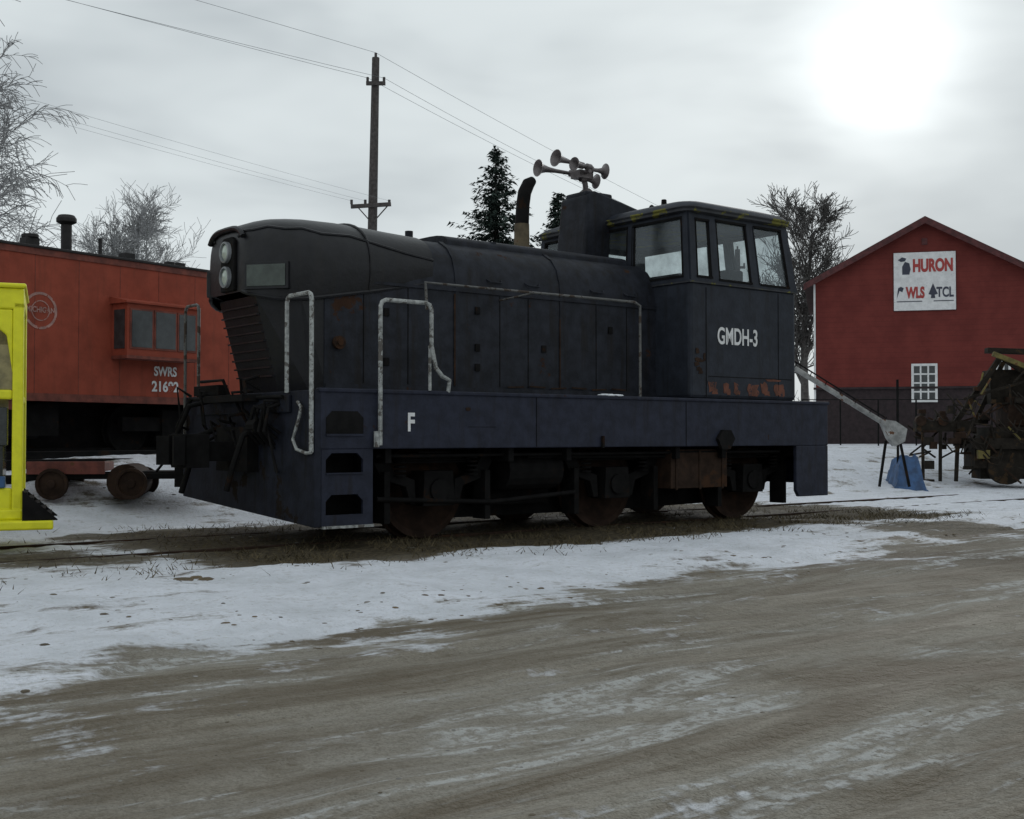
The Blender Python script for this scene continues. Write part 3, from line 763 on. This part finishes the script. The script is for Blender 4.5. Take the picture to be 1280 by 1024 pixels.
# ================================================================== POLES & WIRES
def upole(x,y,top,lean,name,low=True):
    e=empty(name,(x,y,0));b=B()
    z0=.5
    b.tube([(0,0,z0),(lean*.5,0,(z0+top)/2),(lean,0,top)],[.17,.145,.11],12)
    b.box(lean-.26,lean+.3,-.2,-.1,top-.85,top-.75)
    if low: b.obox((lean*.62-.62,-.17,7.88),(lean*.62+.55,-.17,7.95),.09,.11)
    b.obox((lean*.62-.45,-.17,7.9),(lean*.6,-.12,7.4),.03,.03);b.obox((lean*.62+.45,-.17,7.9),(lean*.6,-.12,7.4),.03,.03)
    for dx in(-.6,.5,-.2): b.cyl((lean*.62+dx,-.17,7.95),(lean*.62+dx,-.17,8.08),.04,n=8)
    for dx in(-.22,.26): b.cyl((lean+dx,-.15,top-.75),(lean+dx,-.15,top-.62),.04,n=8)
    b.cyl((lean,0,top),(lean,0,top+.14),.04,n=8)
    b.obj('pole_and_crossarms',e,[M['wood']],smooth=True)
upole(-4.2,35,12.3,.2,'utility_pole');upole(9.8,52,9.3,.0,'utility_pole',False)
PL=empty('power_lines',(0,0,0));b=B()
def wire(p,q,sag,r=.0055):
    p=Vector(p);q=Vector(q);pts=[]
    for i in range(25):
        u=i/24;v=p.lerp(q,u);v.z-=sag*4*u*(1-u);pts.append(v)
    b.tube(pts,r,4)
wire((-4.0,35,12.45),(-34,8.2,12.9),-.2);wire((-4.22,35,11.7),(-34.4,8.5,13.4),.3);wire((-3.75,35,11.7),(-33.6,7.9,12.9),.4)
wire((-4.0,35,12.45),(9.8,52,9.5),.15);wire((-4.22,35,11.7),(9.6,52,9.1),.25);wire((-3.75,35,11.7),(10,52,9.1),.3)
for dx in(-.6,.5,-.2): wire((-4.07+dx,34.85,8.05),(-22+dx,3,8.6),.3,.003)
b.obj('wires',PL,[M['wire']],fix=False)
# ================================================================== TREES
def bare(name,x,y,H,seed,spread=.55,droop=0,mat='bark',levels=4,r0=.2,rmin=.011,kids=2,k0=4,first=.3,blen=.33):
    rnd=random.Random(seed);e=empty(name,(x,y,zw(x,y)-.1));b=B()
    def grow(p,d,Ln,r,lv):
        n=6 if lv==0 else 3
        q=p.copy();dd=d.copy();pr=r
        for i in range(n):
            wob=.07 if lv==0 else .20
            dd=(dd+Vector((rnd.uniform(-1,1),rnd.uniform(-1,1),rnd.uniform(-.6,.8)))*wob+Vector((0,0,-droop*lv*.06 if lv>1 else .05))).normalized()
            nq=q+dd*Ln/n;nr=max(rmin,r*(1-.75*(i+1)/n if lv==0 else 1-.5*(i+1)/n))
            b.cyl(q,nq,pr,nr,n=(7 if lv==0 else 4 if lv<3 else 3),cap=False)
            if lv<levels and (lv>0 or (i+1)/n>first):
                for k in range(k0 if lv==0 else kids):
                    a=rnd.uniform(0,6.283);o=dd.orthogonal().normalized();o.rotate(Matrix.Rotation(a,3,dd))
                    sp=spread*rnd.uniform(.7,1.5)
                    ln=Ln*rnd.uniform(.45,.68) if lv>0 else H*blen*rnd.uniform(.7,1.15)*(1.1-.55*(i+1)/n)
                    grow(q.lerp(nq,rnd.uniform(.3,1)),(dd+o*sp+Vector((0,0,.15))).normalized(),ln,max(rmin,nr*rnd.uniform(.45,.65)),lv+1)
            q=nq;pr=nr
    grow(Vector((0,0,0)),Vector((0,0,1)),H*.82,r0,0)
    b.obj('trunk_and_branches',e,[M[mat]],fix=False)
bare('birch_tree',-18.0,40,12.9,3,.8,1.0,'birch',4,.2,.010,blen=.36,k0=5)
bare('bare_tree',15.4,63,13.4,11,.7,0,'bark',4,.26,.015,blen=.30,k0=5)
bare('bare_tree',-20.5,68,14.2,21,.8,0,'birch',4,.2,.012)
bare('bare_tree',-23.5,70,13.2,22,.8,0,'birch',4,.2,.012)
bare('birch_tree',-14.6,26,14.5,5,.8,1.0,'birch',3,.16,.008)
def spruce(x,y,H,Rb,seed):
    rnd=random.Random(seed);e=empty('spruce_tree',(x,y,zw(x,y)-.1));b=B();b2=B()
    b2.cyl((0,0,0),(0,0,H*.98),.2,.02,n=8)
    z=4.0
    while z<H:
        f=1-z/H;rb=Rb*(f**.85)+.10
        nb_=int(9+16*f)
        for k in range(nb_):
            a=rnd.uniform(0,6.283);ln=rb*rnd.uniform(.5,1.12)
            if rnd.random()<.12: ln*=1.3
            zz=z+rnd.uniform(-.12,.12);st_=max(3,int(ln/.13))
            for i in range(st_):
                u=(i+.5)/st_;r_=ln*u
                pz=zz-.35*ln*u+.34*ln*u*u
                for q in range(3):
                    c0=Vector((math.cos(a)*r_,math.sin(a)*r_,pz))+Vector((rnd.uniform(-.1,.1),rnd.uniform(-.1,.1),rnd.uniform(-.10,.06)))
                    a2=a+rnd.uniform(-1.1,1.1);l2=rnd.uniform(.12,.26)
                    tip=c0+Vector((math.cos(a2)*l2,math.sin(a2)*l2,rnd.uniform(-.16,.05)))
                    w=Vector((-math.sin(a2),math.cos(a2),rnd.uniform(-.8,.8)))*.055
                    b.add([c0-w,c0+w,tip],[(0,1,2)],0)
        z+=.17+.10*f
    b.obj('crown',e,[paint('spruce_needles',(.035,.05,.042),.9,var=.6,scale=1.5,bump=0,spec=.1)],fix=False);b2.obj('trunk',e,[M['bark']])
spruce(-.67,50,12.5,4.3,1);spruce(2.0,52,11.0,3.4,2)
# distant trees : one mass
b=B();rnd=random.Random(4)
for i in range(3600):
    an=rnd.uniform(-.62,.62);d=rnd.uniform(115,150)
    x=math.sin(an)*d;y=math.cos(an)*d;h=(5.5+3*mn.noise(Vector((an*12,0,0)))+1.5*mn.noise(Vector((an*60,0,5))))*rnd.uniform(.6,1.05)
    q=rnd.uniform(-.5,.5)
    b.cyl((x,y,.6),(x+q,y,h),.15,.02,n=3,cap=False)
    for k in range(3):
        z=rnd.uniform(.3,.9)*h;b.cyl((x+q*z/h,y,z),(x+q*z/h+rnd.uniform(-1,1),y,z+rnd.uniform(.3,1.2)),.04,.015,n=3,cap=False)
b.obj('distant_trees',None,[paint('distant_wood',(.07,.06,.055),.9,bump=0)],fix=False)
# ================================================================== RUSTY MACHINE
Rm_=empty('rusty_track_machine',(10.9,28,.05),R(-6));b=B();rnd=random.Random(9)
b.box(-.3,4.2,-.5,-.35,.85,1.1,0);b.box(-.3,4.2,.9,1.05,.85,1.1,0);b.box(-1.5,-.2,-.35,.0,1.25,1.5,0)
b.box(.1,3.5,-.4,.9,1.1,1.35,0);b.box(.6,2.4,-.2,.8,1.35,2.05,1);b.cyl((.5,-.2,.45),(.5,-.38,.45),.42,n=24,m=0);b.cyl((2.6,-.2,.45),(2.6,-.38,.45),.42,n=24,m=0)
b.box(-.2,1.6,-.35,.6,.4,.95,0);b.box(.0,2.6,-.1,.7,.15,.9,0);b.box(.3,1.5,.1,.8,1.9,2.7,0)
for x in(-1.35,-.95,-.55): b.obox((x,-.3,1.3),(x+rnd.uniform(-.1,.1),-.35,.1),.07,.07,0)
b.obox((-1.45,-.3,.12),(-1.1,-.3,.12),.1,.05,0)
for x in(-1.4,-.9): b.cyl((x,-.4,1.5),(x,-.2,1.5),.12,n=14,m=1)
b.obox((-.6,-.1,1.4),(.5,0,3.0),.1,.12,0);b.obox((.5,0,3.0),(1.9,0,2.0),.1,.12,0);b.obox((0,.5,1.4),(.7,.5,2.9),.08,.1,0)
b.obox((.25,-.25,3.05),(2.2,-.25,2.25),.10,.11,2)
b.obox((-.4,-.2,2.0),(1.3,-.3,2.5),.06,.06,0);b.obox((.2,.1,3.15),(2.6,.1,3.05),.3,.12,0)
for i in range(190):
    x=rnd.uniform(-1.4,2.6) if i%3 else rnd.uniform(-.3,2.6);z=rnd.uniform(.3,2.5 if x>-.2 else 1.7);y=rnd.uniform(-.75,.4)
    if rnd.random()<.45: b.box(x,x+rnd.uniform(.08,.3),y,y+.15,z,z+rnd.uniform(.05,.2),rnd.choice((0,1,2)) if i%7==0 else rnd.choice((0,0,1)))
    else: b.obox((x,y,z),(x+rnd.uniform(-.5,.5),y+rnd.uniform(-.2,.2),z+rnd.uniform(-.4,.5)),.04,.04,2 if i%9==0 else rnd.choice((0,0,1)))
for i in range(26):
    x=rnd.uniform(-1.2,2.2);z=rnd.uniform(.7,2.2)
    b.tube([(x,-.5,z),(x+.15,-.7,z-.25),(x+.35,-.65,z-.3),(x+.5,-.5,z)],.02,6,0)
b.obj('machine_body',Rm_,[paint('machine_grime',(.022,.018,.014),.85,rust=.45,rustcol=(.055,.035,.02),spec=.15),M['rustd'],paint('old_yellow',(.15,.12,.03),.7,rust=.5)],bevel=.006)
# auger
Au=empty('loading_auger',(0,0,0));b=B()
b.tube([(5.7,25.6,2.85),(8.05,26,1.48)],.06,10,0);b.tube([(5.7,25.5,2.98),(8.05,25.9,1.60)],.016,6,1)
for k in range(8):
    u=k/7;p=Vector((5.7,25.55,2.85)).lerp(Vector((8.05,25.95,1.5)),u);b.tube([p,p+Vector((.05,0,.11))],.010,5,1)
b.prism([(7.95,1.56),(8.25,1.52),(8.5,1.35),(8.45,1.08),(8.25,.98),(8.12,1.15)],25.8,26.1,m=0)
b.obox((8.1,26,1.1),(7.95,26,.1),.05,.05,1);b.obox((8.4,26,1.1),(8.6,26,.1),.05,.05,1);b.tube([(8.55,26.6,.1),(8.55,26.6,2.45)],.03,8,1)
b.obj('auger_body',Au,[paint('auger_grey',(.26,.26,.25),.6,rust=.3),M['black']],smooth=True)
b=B()
n_=16;vv=[];ff=[]
for j in range(n_):
    for i in range(n_):
        u=i/(n_-1);v=j/(n_-1);x=8.35+u*.8;y=26.2+v*.9
        ed=min(u,1-u,v,1-v)
        vv.append((x,y,zw(x,y)-.05+.68*ss(ed,0,.35)+.28*mn.noise(Vector((x*3,y*3,0)))*ss(ed,0,.2)+.10*mn.noise(Vector((x*8,y*8,0)))))
for j in range(n_-1):
    for i in range(n_-1): ff.append((j*n_+i,j*n_+i+1,(j+1)*n_+i+1,(j+1)*n_+i))
b.add(vv,ff);b.obj('blue_tarp',None,[M['blue']],smooth=True)
Fe=empty('wire_fence',(0,0,0));b=B()
for k in range(12):
    x=9.2+k*1.2;b.tube([(x,38,.7),(x,38,2.35)],.025,6)
b.tube([(9.2,38,2.35),(22.4,38,2.35)],.014,6)
b.obj('fence_posts',Fe,[M['black']])
# ================================================================== WORLD
w=bpy.data.worlds.new('World');scene.world=w;w.use_nodes=True;t=NT(w.node_tree)
bg=w.node_tree.nodes['Background']
SUN=Vector((.313,1,.31)).normalized();el=math.asin(SUN.z);az=math.atan2(SUN.x,SUN.y)
sky=t.n('ShaderNodeTexSky',sky_type='NISHITA');sky.sun_disc=False;sky.sun_elevation=el;sky.sun_rotation=az;sky.air_density=1.5;sky.dust_density=1
g=t.n('ShaderNodeTexCoord').outputs['Generated']
n1=t.noise(t.map(g,(1,1,3.0),(0,0,0),(.3,.1,.4)),1.9,4,.48,.3)
n2=t.noise(t.map(g,(1,1,3.0),(0,0,0),(2.3,.7,.1)),4.5,3,.5,.3)
cl_=t.math('ADD',t.math('MULTIPLY',n1,.65),t.math('MULTIPLY',n2,.35))
c=t.mix(t.rng(cl_,.38,.60),(.475,.525,.555),(.70,.76,.78))
dp=t.n('ShaderNodeVectorMath',operation='DOT_PRODUCT');t.l(g,dp.inputs[0]);dp.inputs[1].default_value=tuple(SUN)
d0=t.math('MAXIMUM',dp.outputs['Value'],0.0)
gl=t.math('ADD',t.math('MULTIPLY',t.math('POWER',d0,700.0),.50),t.math('MULTIPLY',t.math('POWER',d0,70.0),.14))
gl=t.math('MULTIPLY',gl,t.rng(cl_,.35,.6,.75,1.1))
vm=t.n('ShaderNodeVectorMath',operation='SCALE');vm.inputs[0].default_value=(.97,1,.99);t.l(gl,vm.inputs['Scale'])
ad=t.n('ShaderNodeVectorMath',operation='ADD');t.l(c,ad.inputs[0]);t.l(vm.outputs[0],ad.inputs[1])
sk=t.n('ShaderNodeVectorMath',operation='SCALE');t.l(sky.outputs[0],sk.inputs[0]);sk.inputs['Scale'].default_value=.001
ad2=t.n('ShaderNodeVectorMath',operation='ADD');t.l(ad.outputs[0],ad2.inputs[0]);t.l(sk.outputs[0],ad2.inputs[1])
t.l(ad2.outputs[0],bg.inputs[0]);bg.inputs[1].default_value=1.0
sl=bpy.data.lights.new('sun','SUN');sl.energy=.7;sl.angle=R(20);sl.color=(1,.98,.95)
so=bpy.data.objects.new('sun',sl);scene.collection.objects.link(so);so.rotation_euler=SUN.to_track_quat('Z','Y').to_euler()
# camera
cd=bpy.data.cameras.new('camera');cd.lens=1500/1280*36;cd.sensor_width=36;cd.clip_end=3000
co=bpy.data.objects.new('camera',cd);scene.collection.objects.link(co);co.location=(0,0,1.2);co.rotation_euler=(R(90+1.26),0,0)
scene.camera=co
